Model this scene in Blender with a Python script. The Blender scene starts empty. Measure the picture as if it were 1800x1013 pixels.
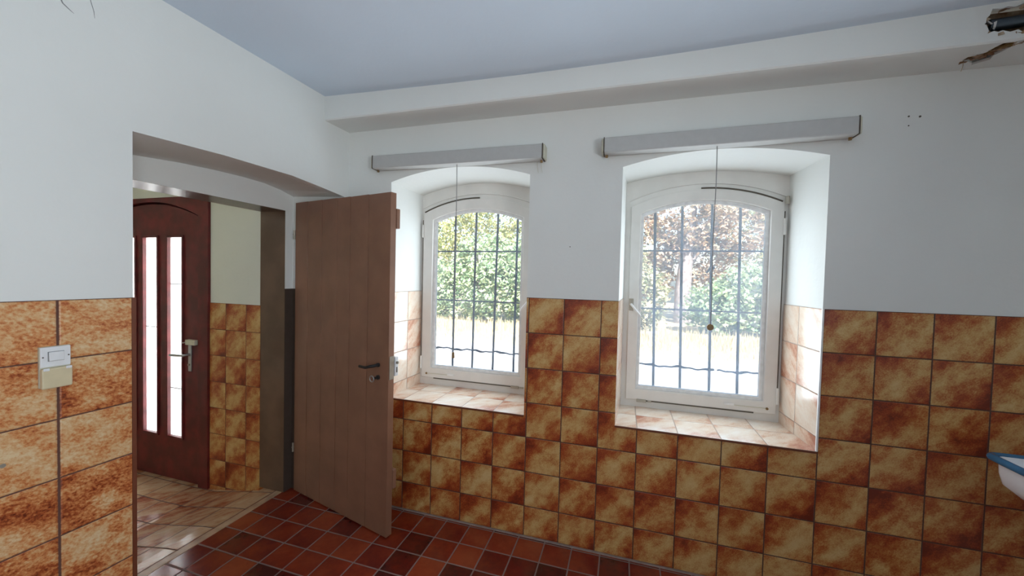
import bpy, bmesh, math, random
import numpy as np
from mathutils import Vector, Matrix
from mathutils.geometry import tessellate_polygon

PI = math.pi
SC = bpy.context.scene
COL = SC.collection
rnd = random.Random(7)

# ------------------------------------------------------------------ helpers
def tag(o, label=None, cat=None, group=None, kind=None):
    if label: o['label'] = label
    if cat: o['category'] = cat
    if group: o['group'] = group
    if kind: o['kind'] = kind
    return o

def empty(name, loc=(0, 0, 0), rz=0.0):
    o = bpy.data.objects.new(name, None)
    COL.objects.link(o)
    o.location = loc
    o.rotation_euler = (0, 0, rz)
    o.empty_display_size = 0.05
    return o

class MB:
    """collects shapes, then becomes one mesh object"""
    def __init__(s):
        s.v = []; s.f = []; s.uv = []; s.sm = []
    def add(s, verts, faces, uvs=None, smooth=False):
        b = len(s.v)
        s.v += [tuple(map(float, p)) for p in verts]
        for i, f in enumerate(faces):
            s.f.append([b + k for k in f])
            s.uv.append(uvs[i] if uvs else None)
            s.sm.append(smooth)
        return s
    def quad(s, a, b, c, d, uv=None):
        return s.add([a, b, c, d], [[0, 1, 2, 3]], [uv] if uv else None)
    def box(s, x0, x1, y0, y1, z0, z1):
        v = [(x0, y0, z0), (x1, y0, z0), (x1, y1, z0), (x0, y1, z0), (x0, y0, z1), (x1, y0, z1), (x1, y1, z1), (x0, y1, z1)]
        return s.add(v, [[0, 3, 2, 1], [4, 5, 6, 7], [0, 1, 5, 4], [1, 2, 6, 5], [2, 3, 7, 6], [3, 0, 4, 7]])
    def tube(s, pts, r, n=8, cap=True):
        pts = [Vector(p) for p in pts]
        rs = r if isinstance(r, (list, tuple)) else [r] * len(pts)
        vs = []; prev = None
        for i, p in enumerate(pts):
            t = (pts[min(i + 1, len(pts) - 1)] - pts[max(i - 1, 0)]).normalized()
            if prev is None:
                a = Vector((0, 0, 1)) if abs(t.z) < .9 else Vector((1, 0, 0))
                u = t.cross(a).normalized()
            else:
                u = (prev - t * prev.dot(t)).normalized()
            prev = u; w = t.cross(u)
            vs += [tuple(p + (u * math.cos(2 * PI * k / n) + w * math.sin(2 * PI * k / n)) * rs[i]) for k in range(n)]
        fs = []
        for i in range(len(pts) - 1):
            for k in range(n):
                k2 = (k + 1) % n
                fs.append([i * n + k, i * n + k2, (i + 1) * n + k2, (i + 1) * n + k])
        s.add(vs, fs, smooth=True)
        if cap:
            b = len(pts) - 1
            s.add(vs[:n], [list(range(n))[::-1]]); s.add(vs[b * n:], [list(range(n))])
        return s
    def disc(s, c, axis, r, h, n=20):
        c = Vector(c); a = Vector(axis).normalized()
        return s.tube([c - a * h / 2, c + a * h / 2], r, n)
    def ring(s, outer, inner, y0, y1):
        """two matched closed outlines (x,z) -> solid ring between y0 (front) and y1"""
        n = len(outer)
        v = [(x, y0, z) for x, z in outer] + [(x, y0, z) for x, z in inner] + [(x, y1, z) for x, z in outer] + [(x, y1, z) for x, z in inner]
        f = []
        for i in range(n):
            j = (i + 1) % n
            f += [[i, j, n + j, n + i], [2 * n + i, 3 * n + i, 3 * n + j, 2 * n + j],
                  [n + i, n + j, 3 * n + j, 3 * n + i], [i, 2 * n + i, 2 * n + j, j]]
        return s.add(v, f)
    def prism(s, loops, fn, d0, d1):
        """loops of 2-D points (first outer, rest holes); fn(a,b,d)->xyz ; depth d0..d1"""
        flat = [p for l in loops for p in l]
        tris = tessellate_polygon([[Vector((p[0], p[1], 0)) for p in l] for l in loops])
        n = len(flat)
        v = [fn(p[0], p[1], d0) for p in flat] + [fn(p[0], p[1], d1) for p in flat]
        f = [list(t) for t in tris] + [[n + t[2], n + t[1], n + t[0]] for t in tris]
        b = 0
        for l in loops:
            m = len(l)
            for i in range(m):
                j = (i + 1) % m
                f.append([b + i, b + j, n + b + j, n + b + i])
            b += m
        return s.add(v, f)
    def build(s, name, mat, parent=None, uvf=None, bevel=None, seg=2, fix=True):
        me = bpy.data.meshes.new(name)
        me.from_pydata(s.v, [], s.f)
        me.materials.append(mat)
        lay = me.uv_layers.new(name='UVMap')
        for p in me.polygons:
            u = s.uv[p.index]
            p.use_smooth = s.sm[p.index]
            for q, li in enumerate(p.loop_indices):
                if u: lay.data[li].uv = u[q]
                elif uvf: lay.data[li].uv = uvf(me.vertices[me.loops[li].vertex_index].co)
        if fix:
            bm = bmesh.new(); bm.from_mesh(me)
            bmesh.ops.recalc_face_normals(bm, faces=bm.faces)
            bm.to_mesh(me); bm.free()
        me.update()
        o = bpy.data.objects.new(name, me)
        COL.objects.link(o)
        if parent: o.parent = parent
        if bevel:
            m = o.modifiers.new('Bevel', 'BEVEL'); m.width = bevel; m.segments = seg; m.limit_method = 'ANGLE'; m.angle_limit = 0.6
        return o

def arch(x0, x1, zs, zc, n=24):
    """points of a flat circular arch from (x1,zs) over the crown to (x0,zs)"""
    h = zc - zs; w = (x1 - x0) / 2; xm = (x0 + x1) / 2
    R = (w * w + h * h) / (2 * h); zc0 = zc - R; a = math.asin(min(1, w / R))
    return [(xm + R * math.sin(a - 2 * a * i / n), zc0 + R * math.cos(a - 2 * a * i / n)) for i in range(n + 1)]

def archpoly(x0, x1, z0, zs, zc, n=24):
    return [(x0, z0), (x1, z0)] + arch(x0, x1, zs, zc, n)

# ------------------------------------------------------------------ materials
def newmat(name):
    m = bpy.data.materials.new(name); m.use_nodes = True
    nt = m.node_tree
    return m, nt, nt.nodes, nt.links, nt.nodes['Principled BSDF']

def N(nt, t, **kw):
    n = nt.nodes.new(t)
    for k, v in kw.items(): setattr(n, k, v)
    return n

def math_(nt, op, a, b=None, c=None):
    n = N(nt, 'ShaderNodeMath', operation=op)
    for i, x in enumerate((a, b, c)):
        if x is None: continue
        if isinstance(x, (int, float)): n.inputs[i].default_value = x
        else: nt.links.new(x, n.inputs[i])
    return n.outputs[0]

def ramp(nt, fac, stops):
    r = N(nt, 'ShaderNodeValToRGB')
    e = r.color_ramp.elements
    while len(e) < len(stops): e.new(0.5)
    for k, (p, c) in zip(e, stops):
        k.position = p; k.color = (*c, 1)
    nt.links.new(fac, r.inputs[0])
    return r.outputs[0]

def bump(nt, h, strength, dist, bsdf):
    b = N(nt, 'ShaderNodeBump'); b.inputs['Strength'].default_value = strength; b.inputs['Distance'].default_value = dist
    nt.links.new(h, b.inputs['Height']); nt.links.new(b.outputs[0], bsdf.inputs['Normal'])

def plain(name, col, rough=0.5, metal=0.0, spec=0.5, var=0.06, scale=30.0, bumpy=0.0, var_col=None, vpos=(0.4, 0.65)):
    m, nt, nd, lk, b = newmat(name)
    tc = N(nt, 'ShaderNodeTexCoord'); no = N(nt, 'ShaderNodeTexNoise')
    no.inputs['Scale'].default_value = scale; no.inputs['Detail'].default_value = 4
    lk.new(tc.outputs['Object'], no.inputs['Vector'])
    c2 = var_col or tuple(min(1, x * (1 + var)) for x in col); c1 = col if var_col else tuple(x * (1 - var) for x in col)
    lk.new(ramp(nt, no.outputs[0], [(vpos[0], c1), (vpos[1], c2)]), b.inputs['Base Color'])
    b.inputs['Roughness'].default_value = rough; b.inputs['Metallic'].default_value = metal
    b.inputs['Specular IOR Level'].default_value = spec
    if bumpy: bump(nt, no.outputs[0], bumpy, 0.003, b)
    return m

def plaster(name, col=(0.795, 0.81, 0.785)):
    m, nt, nd, lk, b = newmat(name)
    tc = N(nt, 'ShaderNodeTexCoord')
    a = N(nt, 'ShaderNodeTexNoise'); a.inputs['Scale'].default_value = 2.2; a.inputs['Detail'].default_value = 6
    f = N(nt, 'ShaderNodeTexNoise'); f.inputs['Scale'].default_value = 45; f.inputs['Detail'].default_value = 5
    lk.new(tc.outputs['Object'], a.inputs['Vector']); lk.new(tc.outputs['Object'], f.inputs['Vector'])
    lk.new(ramp(nt, a.outputs[0], [(0.3, tuple(x * .965 for x in col)), (0.7, col)]), b.inputs['Base Color'])
    b.inputs['Roughness'].default_value = 0.85; b.inputs['Specular IOR Level'].default_value = 0.2
    h = math_(nt, 'ADD', math_(nt, 'MULTIPLY', f.outputs[0], 0.25), math_(nt, 'MULTIPLY', a.outputs[0], 1.6))
    bump(nt, h, 0.35, 0.008, b)
    return m

def tile(name, size, grout_w, grout_col, stops, seed=0.0, diag=0.42, noise_a=(4.0, 9.0), rough=0.32, fine=26.0,
         tilevar=0.16, angle=45.0, contrast=1.0, spec=0.5, fine_amp=0.45, gu=1.0, rel=1.0):
    """square glazed tiles laid out on the UV map, which is in metres"""
    m, nt, nd, lk, b = newmat(name)
    uv = N(nt, 'ShaderNodeUVMap'); uv.uv_map = 'UVMap'
    sp = N(nt, 'ShaderNodeSeparateXYZ'); lk.new(uv.outputs[0], sp.inputs[0])
    u, v = sp.outputs[0], sp.outputs[1]
    us, vs = math_(nt, 'DIVIDE', u, size[0]), math_(nt, 'DIVIDE', v, size[1])
    fu, fv = math_(nt, 'FRACT', us), math_(nt, 'FRACT', vs)
    iu, iv = math_(nt, 'FLOOR', us), math_(nt, 'FLOOR', vs)
    cb = N(nt, 'ShaderNodeCombineXYZ'); lk.new(iu, cb.inputs[0]); lk.new(iv, cb.inputs[1]); cb.inputs[2].default_value = seed
    wn = N(nt, 'ShaderNodeTexWhiteNoise', noise_dimensions='3D'); lk.new(cb.outputs[0], wn.inputs['Vector'])
    sc = N(nt, 'ShaderNodeSeparateXYZ'); lk.new(wn.outputs['Color'], sc.inputs[0])
    # cloudy streaks that run along the tile's diagonal
    ca, sa = math.cos(math.radians(angle)), math.sin(math.radians(angle))
    al = math_(nt, 'ADD', math_(nt, 'MULTIPLY', u, ca), math_(nt, 'MULTIPLY', v, sa))
    ac = math_(nt, 'SUBTRACT', math_(nt, 'MULTIPLY', v, ca), math_(nt, 'MULTIPLY', u, sa))
    c2 = N(nt, 'ShaderNodeCombineXYZ')
    lk.new(math_(nt, 'MULTIPLY', al, noise_a[0]), c2.inputs[0]); lk.new(math_(nt, 'MULTIPLY', ac, noise_a[1]), c2.inputs[1])
    lk.new(math_(nt, 'MULTIPLY', wn.outputs['Value'], 37.0), c2.inputs[2])
    n1 = N(nt, 'ShaderNodeTexNoise'); n1.inputs['Scale'].default_value = 2.2; n1.inputs['Detail'].default_value = 7; n1.inputs['Roughness'].default_value = 0.62
    lk.new(c2.outputs[0], n1.inputs['Vector'])
    n2 = N(nt, 'ShaderNodeTexNoise'); n2.inputs['Scale'].default_value = fine; n2.inputs['Detail'].default_value = 6; n2.inputs['Roughness'].default_value = 0.65
    lk.new(c2.outputs[0], n2.inputs['Vector'])
    dg = math_(nt, 'ADD', math_(nt, 'SUBTRACT', fv, fu), math_(nt, 'MULTIPLY', math_(nt, 'SUBTRACT', sc.outputs[0], 0.5), 0.75))
    band = math_(nt, 'SUBTRACT', 0.42, math_(nt, 'ABSOLUTE', dg))
    val = math_(nt, 'ADD', 0.5, math_(nt, 'MULTIPLY', band, diag))
    val = math_(nt, 'ADD', val, math_(nt, 'MULTIPLY', math_(nt, 'SUBTRACT', n1.outputs[0], 0.5), 1.35 * contrast))
    val = math_(nt, 'ADD', val, math_(nt, 'MULTIPLY', math_(nt, 'SUBTRACT', n2.outputs[0], 0.5), fine_amp))
    val = math_(nt, 'ADD', val, math_(nt, 'MULTIPLY', math_(nt, 'SUBTRACT', sc.outputs[1], 0.5), tilevar * 2))
    col = ramp(nt, val, stops)
    # grout
    du = math_(nt, 'MULTIPLY', math_(nt, 'MINIMUM', fu, math_(nt, 'SUBTRACT', 1.0, fu)), size[0] / gu)
    dv = math_(nt, 'MULTIPLY', math_(nt, 'MINIMUM', fv, math_(nt, 'SUBTRACT', 1.0, fv)), size[1])
    d = math_(nt, 'MINIMUM', du, dv)
    d = math_(nt, 'ADD', d, math_(nt, 'MULTIPLY', math_(nt, 'SUBTRACT', n2.outputs[0], 0.5), 0.0016))
    mr = N(nt, 'ShaderNodeMapRange', interpolation_type='SMOOTHSTEP')
    lk.new(d, mr.inputs[0]); mr.inputs[1].default_value = grout_w * 0.5 - 0.0009; mr.inputs[2].default_value = grout_w * 0.5 + 0.0009
    mx = N(nt, 'ShaderNodeMix', data_type='RGBA')
    lk.new(mr.outputs[0], mx.inputs[0]); mx.inputs[6].default_value = (*grout_col, 1); lk.new(col, mx.inputs[7])
    lk.new(mx.outputs[2], b.inputs['Base Color'])
    rg = N(nt, 'ShaderNodeMapRange'); lk.new(mr.outputs[0], rg.inputs[0]); rg.inputs[3].default_value = 0.9; rg.inputs[4].default_value = rough
    lk.new(rg.outputs[0], b.inputs['Roughness'])
    b.inputs['Specular IOR Level'].default_value = spec
    mh = N(nt, 'ShaderNodeMapRange', interpolation_type='SMOOTHSTEP'); lk.new(d, mh.inputs[0])
    mh.inputs[1].default_value = grout_w * 0.35; mh.inputs[2].default_value = grout_w * 0.5 + 0.003
    h = math_(nt, 'ADD', mh.outputs[0], math_(nt, 'MULTIPLY', n2.outputs[0], 0.22))
    h = math_(nt, 'ADD', h, math_(nt, 'MULTIPLY', n1.outputs[0], 0.25))
    bump(nt, h, 0.55, 0.0025 * rel, b)
    return m

RUST = [(0.05, (0.16, 0.022, 0.007)), (0.29, (0.33, 0.058, 0.014)), (0.48, (0.43, 0.145, 0.036)), (0.68, (0.55, 0.31, 0.105)), (0.95, (0.64, 0.45, 0.20))]
RUST_L = [(0.04, (0.13, 0.022, 0.008)), (0.26, (0.38, 0.088, 0.024)), (0.48, (0.60, 0.235, 0.078)), (0.66, (0.67, 0.39, 0.18)), (0.95, (0.74, 0.56, 0.33))]
SILL_LIT = [(0.10, (0.46, 0.18, 0.11)), (0.32, (0.66, 0.40, 0.28)), (0.5, (0.77, 0.60, 0.47)), (0.75, (0.83, 0.73, 0.62)), (0.95, (0.86, 0.80, 0.72))]  # tile colours lightened and pinkened for the daylight on the sills
M = {}
M['plaster'] = plaster('white_plaster')
M['ceil'] = plaster('ceiling_sky_tint', (0.66, 0.755, 0.86))  # blue of the sky bounce mixed into the ceiling colour
M['hallplaster'] = plaster('hall_plaster', (0.76, 0.78, 0.70))
M['tile'] = tile('rust_wall_tile', (0.2, 0.2), 0.0052, (0.095, 0.050, 0.037), RUST, seed=1.0, diag=0.55, noise_a=(6.0, 8.0), tilevar=0.09, fine_amp=0.85)
M['tile_left'] = tile('rust_wall_tile_coarse', (0.2, 0.2), 0.0045, (0.12, 0.052, 0.036), RUST_L, seed=5.0, diag=0.16, angle=14.0, noise_a=(5.0, 6.5), tilevar=0.12, contrast=1.1, fine=17, fine_amp=1.35, gu=1.6, rel=1.5)
M['tile_hall'] = tile('rust_hall_tile', (0.188, 0.188), 0.004, (0.16, 0.07, 0.045), RUST, seed=9.0, diag=0.5, noise_a=(6.0, 8.0), fine_amp=0.8, tilevar=0.06)
M['tile_lit'] = tile('daylit_sill_tile', (0.2, 0.2), 0.004, (0.33, 0.25, 0.20), SILL_LIT, seed=3.0, rough=0.13, spec=1.0, contrast=0.8)
M['floor'] = tile('terracotta_floor_tile', (0.151, 0.1505), 0.0065, (0.24, 0.165, 0.145),
                  [(0.15, (0.070, 0.009, 0.008)), (0.4, (0.150, 0.015, 0.009)), (0.62, (0.235, 0.030, 0.012)), (0.9, (0.31, 0.055, 0.020))],
                  seed=2.0, diag=0.12, tilevar=0.33, noise_a=(2.2, 2.2), contrast=0.55, rough=0.15, fine=14, spec=0.7)
M['floor_hall'] = tile('beige_hall_floor_tile', (0.188, 0.188), 0.006, (0.10, 0.045, 0.035),
                       [(0.08, (0.22, 0.05, 0.03)), (0.32, (0.42, 0.16, 0.085)), (0.55, (0.55, 0.33, 0.19)), (0.9, (0.64, 0.48, 0.32))],
                       seed=4.0, rough=0.16, diag=0.2, spec=0.7)
M['mortar'] = plain('grey_mortar', (0.27, 0.20, 0.175), 0.9, var=0.12)
M['rust'] = plain('rust_edge', (0.16, 0.045, 0.02), 0.5)
M['beige_edge'] = plain('beige_edge', (0.50, 0.33, 0.21), 0.35, var=0.25, scale=8)
M['brown'] = plain('brown_gloss_paint', (0.25, 0.122, 0.074), 0.42, var=0.10, scale=6, bumpy=0.12)
M['brown2'] = plain('brown_frame_paint', (0.14, 0.082, 0.052), 0.28, var=0.18, scale=5, bumpy=0.15)
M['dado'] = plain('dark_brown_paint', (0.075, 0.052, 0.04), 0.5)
M['mahog'] = plain('dark_red_wood', (0.125, 0.011, 0.011), 0.42, var=0.3, scale=9, bumpy=0.1)
M['frame'] = plain('white_window_paint', (0.78, 0.765, 0.73), 0.45, var=0.035, scale=7, bumpy=0.05)
M['bead'] = plain('bright_white_bead', (0.86, 0.87, 0.87), 0.4)
M['gap'] = plain('dark_gap', (0.10, 0.085, 0.065), 0.8)
M['iron'] = plain('grey_iron', (0.055, 0.068, 0.078), 0.9, metal=0.0, spec=0.2, var=0.25)
M['black'] = plain('black_metal_and_shade', (0.035, 0.033, 0.033), 0.45, metal=0.3)  # also colours the shadow strips in both doors
M['steel'] = plain('brushed_steel', (0.45, 0.45, 0.45), 0.32, metal=0.9)
M['zinc'] = plain('dull_zinc', (0.42, 0.39, 0.33), 0.45, metal=0.6)
M['cass'] = plain('grey_cassette', (0.50, 0.50, 0.485), 0.35, var=0.02)
M['cap'] = plain('cream_plastic', (0.60, 0.585, 0.47), 0.45, var=0.03)
M['cream'] = plain('cream_cover', (0.66, 0.57, 0.37), 0.4, var=0.03)
M['wplast'] = plain('white_plastic', (0.78, 0.79, 0.80), 0.35, var=0.02)
M['cord'] = plain('grey_cord', (0.28, 0.28, 0.28), 0.8)
M['wood'] = plain('brown_wood_knob', (0.26, 0.16, 0.06), 0.5, var=0.2)
M['enamel'] = plain('white_enamel', (0.78, 0.78, 0.80), 0.15, var=0.01)
M['blue'] = plain('blue_enamel_rim', (0.032, 0.125, 0.235), 0.12, var=0.2, scale=12)
M['lath'] = plain('broken_plaster', (0.20, 0.10, 0.045), 0.95, var_col=(0.45, 0.36, 0.26), scale=22, bumpy=0.9)
M['straw'] = plain('torn_reed', (0.30, 0.18, 0.06), 0.9, var=0.4, scale=60)
M['pipe'] = plain('dark_steel_pipe', (0.10, 0.125, 0.15), 0.28, metal=0.8)
M['concrete'] = plain('outside_render', (0.62, 0.60, 0.56), 0.9)
M['road'] = plain('pale_road', (0.33, 0.33, 0.34), 0.85, var=0.12, scale=1.2)
M['soil'] = plain('dry_verge_soil', (0.40, 0.33, 0.19), 0.95, var=0.25, scale=1.5)
M['bark'] = plain('grey_bark', (0.20, 0.165, 0.155), 0.9, var=0.3, scale=8, bumpy=0.6)

def leafmat(name, c1, c2, c3):
    m, nt, nd, lk, b = newmat(name)
    uv = N(nt, 'ShaderNodeUVMap'); uv.uv_map = 'UVMap'
    sp = N(nt, 'ShaderNodeSeparateXYZ'); lk.new(uv.outputs[0], sp.inputs[0])
    col = ramp(nt, sp.outputs[0], [(0.0, c1), (0.5, c2), (1.0, c3)])
    b.inputs['Roughness'].default_value = 0.5
    lk.new(col, b.inputs['Base Color'])
    tr = N(nt, 'ShaderNodeBsdfTranslucent'); lk.new(col, tr.inputs[0])
    mx = N(nt, 'ShaderNodeMixShader'); mx.inputs[0].default_value = 0.35
    lk.new(b.outputs[0], mx.inputs[1]); lk.new(tr.outputs[0], mx.inputs[2])
    lk.new(mx.outputs[0], nd['Material Output'].inputs[0])
    return m
M['leaf_green'] = leafmat('green_leaves', (0.12, 0.20, 0.11), (0.25, 0.34, 0.18), (0.48, 0.52, 0.30))
M['leaf_yellow'] = leafmat('yellowing_leaves', (0.20, 0.27, 0.10), (0.38, 0.40, 0.16), (0.52, 0.46, 0.22))
M['leaf_brown'] = leafmat('browning_leaves', (0.20, 0.20, 0.13), (0.42, 0.28, 0.17), (0.54, 0.38, 0.26))
M['leaf_mixed'] = leafmat('half_brown_leaves', (0.17, 0.22, 0.12), (0.33, 0.33, 0.17), (0.52, 0.40, 0.25))
M['grass'] = leafmat('dry_grass', (0.38, 0.32, 0.18), (0.47, 0.40, 0.25), (0.56, 0.48, 0.32))

def glassmat(name, dust, tint):
    m, nt, nd, lk, b = newmat(name)
    nd.remove(b)
    t = N(nt, 'ShaderNodeBsdfTransparent'); t.inputs[0].default_value = (*tint, 1)
    g = N(nt, 'ShaderNodeBsdfGlossy'); g.inputs['Roughness'].default_value = 0.02
    fr = N(nt, 'ShaderNodeFresnel'); fr.inputs[0].default_value = 1.45
    a = N(nt, 'ShaderNodeMixShader'); lk.new(fr.outputs[0], a.inputs[0]); lk.new(t.outputs[0], a.inputs[1]); lk.new(g.outputs[0], a.inputs[2])
    d = N(nt, 'ShaderNodeBsdfTranslucent'); d.inputs[0].default_value = (0.80, 0.88, 0.95, 1)
    tc = N(nt, 'ShaderNodeTexCoord'); no = N(nt, 'ShaderNodeTexNoise'); no.inputs['Scale'].default_value = 4; no.inputs['Detail'].default_value = 5
    lk.new(tc.outputs['Object'], no.inputs['Vector'])
    f = math_(nt, 'MULTIPLY', no.outputs[0], dust * 2)
    x = N(nt, 'ShaderNodeMixShader'); lk.new(f, x.inputs[0]); lk.new(a.outputs[0], x.inputs[1]); lk.new(d.outputs[0], x.inputs[2])
    lk.new(x.outputs[0], nd['Material Output'].inputs[0])
    return m
M['glass'] = glassmat('clear_window_glass', 0.09, (0.97, 0.98, 0.98))
M['glass_dusty'] = glassmat('dusty_window_glass', 0.20, (0.95, 0.97, 0.98))

def frosted(name):
    m, nt, nd, lk, b = newmat(name)
    nd.remove(b)
    t = N(nt, 'ShaderNodeBsdfTranslucent'); t.inputs[0].default_value = (0.93, 0.95, 0.96, 1)
    g = N(nt, 'ShaderNodeBsdfGlossy'); g.inputs['Roughness'].default_value = 0.12
    tc = N(nt, 'ShaderNodeTexCoord'); no = N(nt, 'ShaderNodeTexVoronoi'); no.inputs['Scale'].default_value = 70
    lk.new(tc.outputs['Object'], no.inputs['Vector'])
    bp = N(nt, 'ShaderNodeBump'); bp.inputs['Strength'].default_value = 0.5; bp.inputs['Distance'].default_value = 0.004
    lk.new(no.outputs[0], bp.inputs['Height']); lk.new(bp.outputs[0], g.inputs['Normal']); lk.new(bp.outputs[0], t.inputs['Normal'])
    x = N(nt, 'ShaderNodeMixShader'); x.inputs[0].default_value = 0.06
    lk.new(t.outputs[0], x.inputs[1]); lk.new(g.outputs[0], x.inputs[2]); lk.new(x.outputs[0], nd['Material Output'].inputs[0])
    return m
M['frosted'] = frosted('frosted_door_glass')

# ------------------------------------------------------------------ room numbers (metres)
TZ = 1.374                       # top of the tiles
CEIL = 2.55
XR = 2.20                        # right wall
YF = -3.7                        # wall behind the viewer
LX, LY, LA = -1.2794, -1.1086, -0.04144
def LW(t, off=0.0, z=0.0):       # left wall: t metres from the doorway's near edge towards the viewer, off into the room
    return (LX + math.sin(LA) * t + math.cos(LA) * off, LY - math.cos(LA) * t + math.sin(LA) * off, z)
T0 = -1.1096                     # t of the corner with the window wall
XLC = LW(T0)[0]
FX = -1.643                      # back of the doorway recess
HX = -1.855                      # hall side of that wall
SILL1, SILL2 = 0.70, 0.709
W1 = dict(x0=-0.915, x1=-0.014, zs=2.068, zc=2.137, sill=SILL1, bx0=-0.893, bx1=-0.040, bzs=2.056, bzc=2.124)
W2 = dict(x0=0.488, x1=1.397, zs=2.080, zc=2.141, sill=SILL2, bx0=0.513, bx1=1.364, bzs=2.080, bzc=2.126)
RD = 0.36                        # reveal depth

# ------------------------------------------------------------------ window wall
wall = MB()
def notch_top(W, n=24):
    return [(W['x0'], TZ)] + arch(W['x0'], W['x1'], W['zs'], W['zc'], n)[::-1] + [(W['x1'], TZ)]
poly = [(XLC - .04, TZ)] + notch_top(W1) + notch_top(W2) + [(XR, TZ), (XR, CEIL), (XLC - .04, CEIL)]
wall.prism([poly], lambda a, b, d: (a, d, b), 0.004, 0.05)
wb = wall.build('wall_back', M['plaster'])
tag(wb, 'white plastered wall with two deep arched windows above rust tiles', 'wall', kind='structure')
def notch_bot(W):
    return [(W['x1'], TZ), (W['x1'], W['sill'] - .004), (W['x0'], W['sill'] - .004), (W['x0'], TZ)]
poly = [(XLC - .04, 0.0), (XR, 0.0), (XR, TZ)] + notch_bot(W2) + notch_bot(W1) + [(XLC - .04, TZ)]
t = MB(); t.prism([poly], lambda a, b, d: (a, d, b), 0.0, 0.05)
t.build('tile_dado', M['tile'], wb, uvf=lambda c: (c.x, c.z - TZ))

def window(num, W, label, glass, handle_side, casw, dark):
    root = empty('window_%d' % num, ((W['x0'] + W['x1']) / 2, 0, 0))
    tag(root, label, 'window', kind='structure')
    ox = root.location.x
    def P(mb, name, mat, **k):
        mb.v = [(a - ox, b, c) for a, b, c in mb.v]
        return mb.build(name, mat, k.pop('parent', root), **k)
    # plastered reveal (sides above the tiles, arched head)
    n = 24
    fa = arch(W['x0'], W['x1'], W['zs'], W['zc'], n); ba = arch(W['bx0'], W['bx1'], W['bzs'], W['bzc'], n)
    r = MB()
    front = [(W['x1'], TZ)] + fa + [(W['x0'], TZ)]; back = [(W['bx1'], TZ)] + ba + [(W['bx0'], TZ)]
    for i in range(len(front) - 1):
        a, b = front[i], front[i + 1]; c, d = back[i + 1], back[i]
        r.quad((a[0], 0.004, a[1]), (b[0], 0.004, b[1]), (c[0], RD + .05, c[1]), (d[0], RD + .05, d[1]))
    ro = P(r, 'plaster_reveal', M['plaster'])
    for p in ro.data.polygons: p.use_smooth = 2 <= p.index <= n - 1
    # tiled reveal sides
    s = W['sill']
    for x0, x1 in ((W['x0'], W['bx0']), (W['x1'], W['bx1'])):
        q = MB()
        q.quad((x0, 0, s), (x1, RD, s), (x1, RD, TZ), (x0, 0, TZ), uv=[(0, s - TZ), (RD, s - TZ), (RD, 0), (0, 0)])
        P(q, 'reveal_tiles', M['tile_lit'])
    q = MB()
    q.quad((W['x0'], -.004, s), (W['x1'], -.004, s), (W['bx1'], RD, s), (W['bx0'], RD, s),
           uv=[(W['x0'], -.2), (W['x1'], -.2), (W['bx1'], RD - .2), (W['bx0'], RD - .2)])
    P(q, 'window_sill', M['tile_lit'])
    # corner trims
    tr = MB(); tr.box(W['x0'], W['x1'], -.006, .004, s - .010, s - .0015)
    P(tr, 'sill_edge', M['rust'])
    if num == 2:
        tr = MB(); tr.box(W['x1'] - .004, W['x1'] + .003, -.004, .006, s, TZ)
        P(tr, 'corner_trim', M['bead'])
    # fixed frame
    C = casw
    of = MB()
    of.ring(archpoly(W['bx0'] - .01, W['bx1'] + .01, s - .01, W['bzs'] + .012, W['bzc'] + .012, n),
            archpoly(C['x0'] + .004, C['x1'] - .004, C['z0'] + .004, C['zs'] - .004, C['zc'] - .004, n), RD, RD + .06)
    P(of, 'outer_frame', M['frame'])
    mo = MB()   # thin moulding line on the fixed head
    e = .034
    A = arch(C['x0'] - .01, C['x1'] + .01, C['zs'] + e, C['zc'] + e, n)
    mo.tube([(x, RD - .001, z) for x, z in A], .0045, 6)
    P(mo, 'head_moulding', M['frame'])
    # casement
    cs = MB()
    G = dict(x0=C['gx0'] - .018, x1=C['gx1'] + .018, z0=C['gz0'] - .018, zs=C['gzs'] + .016, zc=C['gzc'] + .018)
    cs.ring(archpoly(C['x0'], C['x1'], C['z0'], C['zs'], C['zc'], n), archpoly(G['x0'], G['x1'], G['z0'], G['zs'], G['zc'], n), RD - .016, RD + .045)
    case = P(cs, 'casement', M['frame'], bevel=.004)
    bd = MB()
    bd.ring(archpoly(G['x0'] - .001, G['x1'] + .001, G['z0'] - .001, G['zs'] + .001, G['zc'] + .001, n),
            archpoly(C['gx0'], C['gx1'], C['gz0'], C['gzs'], C['gzc'], n), RD + .004, RD + .034)
    b = P(bd, 'glazing_bead', M['bead'], bevel=.003); b.parent = case
    gl = MB()
    gl.prism([archpoly(C['gx0'] - .006, C['gx1'] + .006, C['gz0'] - .006, C['gzs'] + .006, C['gzc'] + .006, n)], lambda a, b_, d: (a, d, b_), RD + .022, RD + .026)
    g = P(gl, 'glass_pane', glass); g.parent = case
    # shadow gap above the sash, drawn as a long thin dark bowed rod
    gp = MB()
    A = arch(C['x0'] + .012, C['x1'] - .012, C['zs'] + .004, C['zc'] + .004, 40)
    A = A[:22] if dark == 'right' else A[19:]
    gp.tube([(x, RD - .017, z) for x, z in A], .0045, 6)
    P(gp, 'shadow_gap_rod', M['gap']).parent = case
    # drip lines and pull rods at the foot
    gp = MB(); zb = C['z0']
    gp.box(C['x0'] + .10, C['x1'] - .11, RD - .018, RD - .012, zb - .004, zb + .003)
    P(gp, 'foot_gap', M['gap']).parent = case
    gp = MB(); fl = 1 if dark == 'right' else -1
    xe = C['x1'] if fl > 0 else C['x0']
    gp.box(min(xe - fl * .05, xe - fl * .21), max(xe - fl * .05, xe - fl * .21), RD - .020, RD - .014, zb + .030, zb + .033)
    P(gp, 'slide_rod', M['cap']).parent = case
    gp = MB()
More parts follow.
